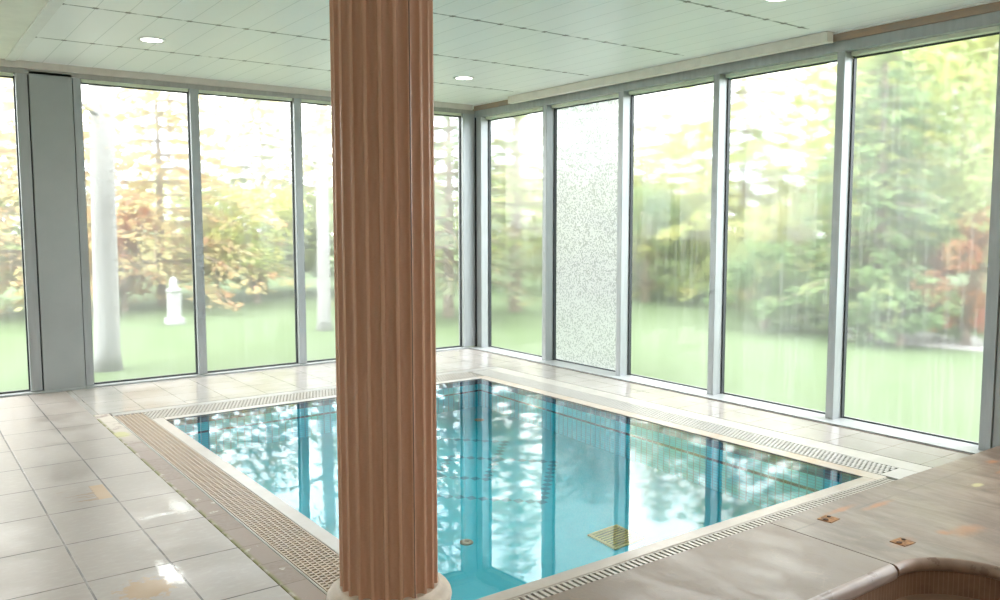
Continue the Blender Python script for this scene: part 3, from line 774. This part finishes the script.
def bush(px, rng, h, r, col, label, cat='shrub', name='garden_shrub', n=2600, size=.055, trunk=0., blobs=16, group='shrubs in the garden'):
    x, y = ground(px, rng); t = tag(empty(name, (x, y, -.1)), label, cat, group)
    bm = bmesh.new(); top = trunk + (h - trunk) * .55
    tube(bm, [(x, y, -.15), (x, y, max(.2, trunk)), (x + .05, y, top)], [.05 + .012 * h, .04 + .010 * h, .02], 8)
    pts = []
    for i in range(blobs):
        a = rnd.random() * 6.283; q = math.sqrt(rnd.random()) * r * .72; zz = trunk + (h - trunk) * rnd.uniform(.16, .86)
        q *= math.sqrt(max(.12, 1 - ((zz - trunk) / (h - trunk) * 2 - .9) ** 2 * .8))
        c = (x + q * math.cos(a), y + q * math.sin(a), zz); br = r * rnd.uniform(.24, .42)
        tube(bm, [(x, y, max(.15, trunk * .8)), ((x * .4 + c[0] * .6), (y * .4 + c[1] * .6), (trunk + zz) / 2), c], [.02, .014, .006], 5)
        m = n // blobs; d = RNG.normal(size=(m, 3)); d /= np.linalg.norm(d, axis=1)[:, None]
        d *= (RNG.uniform(.3, 1., (m, 1)) ** .5) * br; d[:, 2] *= min(1., (h - trunk) / (2 * r)) * .9
        p = np.array(c) + d; p[:, 2] = np.maximum(p[:, 2], -.08); pts.append(p)
    obj('trunk', bm, MAT['bark'], t, t.location); leaves('foliage', np.concatenate(pts), size, LM[col], t, .8); return t

def birch(px, rng, r, h, label, lean=0.):
    x, y = ground(px, rng); t = tag(empty('birch_tree', (x, y, -.1)), label, 'tree', 'trees in the garden')
    bm = bmesh.new(); tube(bm, [(x, y, -.16), (x + lean * .1, y, .1), (x + lean * .4, y, 2), (x + lean * .8, y, 4), (x + lean, y, h)], [r * 1.25, r, r * .92, r * .75, .03], 14)
    o = obj('trunk', bm, MAT['birch'], t, t.location, smooth=True)
    bm = bmesh.new(); pts = []
    for i in range(16):
        z = 2.3 + (h - 2.3) * i / 16; a = rnd.random() * 6.283; l = rnd.uniform(1.2, 2.2)
        sx = x + lean * z / h
        seg = [(sx + math.cos(a) * l * u, y + math.sin(a) * l * u, z + .35 * l * u - .45 * l * u * u) for u in (0, .3, .65, 1)]
        tube(bm, seg, [.03, .02, .012, .004], 6)
        m = 150; u = RNG.uniform(.3, 1, m)
        pts.append(np.stack([sx + math.cos(a) * l * u + RNG.normal(size=m) * .16, y + math.sin(a) * l * u + RNG.normal(size=m) * .16, z + .35 * l * u - .45 * l * u * u - np.abs(RNG.normal(size=m)) * .30], 1))
    obj('branches', bm, MAT['birch'], t, t.location); leaves('foliage', np.concatenate(pts), .05, LM['ochre'], t); return t

birch(103, 10.2, .135, 8, 'thick white birch trunk close outside the left glazing beside the wide grey panel', .08)
birch(322, 13.0, .10, 8, 'slimmer white birch trunk on the lawn just left of the column', .05)
conifer(40, 17.5, 4.9, 3.3, 'ochre', 'tall ochre conifer behind the leftmost window pane', .5)
conifer(160, 18.0, 5.2, 3.4, 'ochre', 'spreading orange conifer to the right of the thick birch', .5)
bush(122, 17, 2.1, .95, 'red', 'low russet shrub seen just right of the thick birch trunk')
bush(215, 20.5, 3.0, 2.0, 'olive', 'rounded olive bush behind the first mullion right of the birch', n=4200, blobs=22)
conifer(262, 20.5, 5.1, 3.0, 'blue', 'dusty green conifer between the two birch trunks', .5)
bush(255, 17.8, 2.3, 1.5, 'yellow', 'pale yellow bush at the foot of the dusty green conifer', n=3400)
conifer(345, 20, 5.1, 2.8, 'green', 'mid green conifer mostly hidden behind the column left edge', .6)
bush(400, 21, 3.2, 2.2, 'olive', 'wide olive bush standing behind the column', n=4000)
conifer(447, 14.5, 5.1, 2.0, 'blue', 'dark spruce with open branches seen right of the column', .6, .75)
bush(460, 21, 2.6, 2.0, 'green', 'low green bush behind the dark spruce', n=3000)
conifer(519, 15.5, 5.4, 2.1, 'green', 'open conifer with bare straight trunk behind the pane right of the glazed corner', 1.2, .6, trunk_r=.13)
bush(560, 22, 3.2, 2.4, 'olive', 'rounded olive bush behind the shattered window', n=4000)
conifer(596, 20, 5.4, 2.6, 'blue', 'tall blue green conifer behind the shattered window', .6)
bush(650, 17.5, 2.3, 1.6, 'dark', 'dark green bush on the lawn behind the window right of the shattered one', n=3600)
bush(690, 19.5, 3.9, 2.4, 'yellow', 'broad yellow green bush behind the third mullion of the right glazing', n=5200, blobs=26)
bush(640, 24, 4.6, 2.8, 'olive', 'tall olive bush farther off, behind the window right of the shattered one', n=5200, blobs=26)
conifer(745, 18.5, 6.3, 3.2, 'yellow', 'yellow green conifer behind the fourth window of the right glazing', .5, 1.5)
conifer(668, 22, 6.4, 2.4, 'yellow', 'tall thin pale conifer far behind the window right of the shattered one', .8, .9)
bush(800, 15.5, 2.4, 1.7, 'olive', 'olive bush at the foot of the yellow green conifer', n=3800)
bush(770, 13.5, 1.3, 1.0, 'dark', 'small dark bush low on the lawn behind the fourth window', n=2200)
conifer(880, 13.2, 4.6, 1.5, 'dark', 'deep green conifer just right of the last mullion', .15, 1.5, layers=22)
bush(940, 15.8, 5.5, 2.6, 'yellow', 'tall yellow leaved tree filling the rightmost window', 'tree', 'broadleaf_tree', 16000, .085, .8, 60, 'trees in the garden')
bush(868, 19, 5.0, 2.4, 'yellow', 'pale yellow tree standing behind the deep green conifer', 'tree', 'broadleaf_tree', 9000, .08, .6, 36, 'trees in the garden')
bush(972, 12.6, 1.75, .75, 'red', 'russet shrub near the right edge below the yellow tree', n=2600)
bush(905, 12.2, 1.0, .9, 'dark', 'low dark shrub at the foot of the deep green conifer', n=2200)
bush(1045, 13, 4.5, 2.0, 'green', 'green tree just outside the right edge of the picture', 'tree', 'broadleaf_tree', 4200, .07, .6, 24, 'trees in the garden')
conifer(-60, 18, 4.8, 2.8, 'green', 'green conifer just outside the left edge of the picture', .5)
# far belt of trees closing the garden
belt = [(-20, 27, 'green'), (95, 28, 'olive'), (190, 28, 'yellow'), (300, 28, 'green'), (425, 27, 'dark'), (500, 27, 'olive'), (575, 28, 'green'), (665, 29, 'green'), (730, 28, 'olive'), (815, 26, 'green'), (890, 25, 'olive'), (980, 24, 'green')]
where = ['far beyond the leftmost window', 'far beyond the thick birch', 'far beyond the orange conifer', 'far off between the slim birch and the first mullions', 'far beyond the column', 'far beyond the glazed corner', 'far beyond the shattered window', 'far beyond the window right of the shattered one', 'far beyond the third right mullion', 'far beyond the last mullion', 'far beyond the deep green conifer', 'far beyond the rightmost window']
for (px, rg, c), wl in zip(belt, where):
    bush(px, rg, rnd.uniform(2.6, 3.6), 2.6, c, {'green': 'green', 'olive': 'olive', 'yellow': 'yellow', 'dark': 'dark green'}[c] + ' belt tree ' + wl, 'tree', 'broadleaf_tree', 3800, .085, .2, 22, 'trees in the garden')
# white garden post
x, y = ground(172, 14.5); t = tag(empty('garden_post', (x, y, -.1)), 'small white garden post on the lawn right of the thick birch', 'garden post')
bm = bmesh.new(); box(bm, x - .13, x + .13, y - .13, y + .13, -.1, .0); box(bm, x - .09, x + .09, y - .09, y + .09, 0, .42); obj('pedestal', bm, MAT['pale'], t, t.location, .01)
bm = bmesh.new(); lathe(bm, [(.11, .42), (.13, .45), (.06, .50), (.07, .56), (.05, .62), (.02, .66)], 20, x, y); obj('finial', bm, MAT['pale'], t, t.location, smooth=True)
# gravel path at the right
bm = bmesh.new(); a = ground(850, 12.6); b_ = ground(1060, 12.0); c_ = ground(1060, 13.6); d_ = ground(850, 14.0)
prism(bm, [a, b_, c_, d_], -.12, -.085); struct(obj('gravel_path', bm, plain('grey_gravel', (.42, .40, .39), .9, var=.3, sc=30)), 'grey gravel path beyond the right lawn')

# ------------------------------------------------------------------ sky and view
w = bpy.data.worlds.new('overcast_sky'); S.world = w; w.use_nodes = True
nt = w.node_tree; bg = nt.nodes['Background']; bg.inputs[1].default_value = 9.2
tc = nt.nodes.new('ShaderNodeTexCoord'); nz = nt.nodes.new('ShaderNodeTexNoise'); nz.inputs['Scale'].default_value = 5; nz.inputs['Detail'].default_value = 7
cr = nt.nodes.new('ShaderNodeMapRange'); cr.interpolation_type = 'SMOOTHSTEP'; cr.inputs[1].default_value = .38; cr.inputs[2].default_value = .62
mx = nt.nodes.new('ShaderNodeMix'); mx.data_type = 'RGBA'; mx.inputs[6].default_value = (.60, .70, .78, 1); mx.inputs[7].default_value = (1., .965, .92, 1)
nt.links.new(tc.outputs['Generated'], nz.inputs['Vector']); nt.links.new(nz.outputs['Fac'], cr.inputs[0]); nt.links.new(cr.outputs[0], mx.inputs[0]); nt.links.new(mx.outputs[2], bg.inputs[0])
S.view_settings.view_transform = 'Standard'; S.view_settings.look = 'None'; S.view_settings.gamma = 1; S.view_settings.exposure = 0
S.view_settings.use_curve_mapping = False
S.cycles.max_bounces = 14; S.cycles.diffuse_bounces = 7; S.cycles.glossy_bounces = 6; S.cycles.transmission_bounces = 12; S.cycles.transparent_max_bounces = 12
S.cycles.use_denoising = True
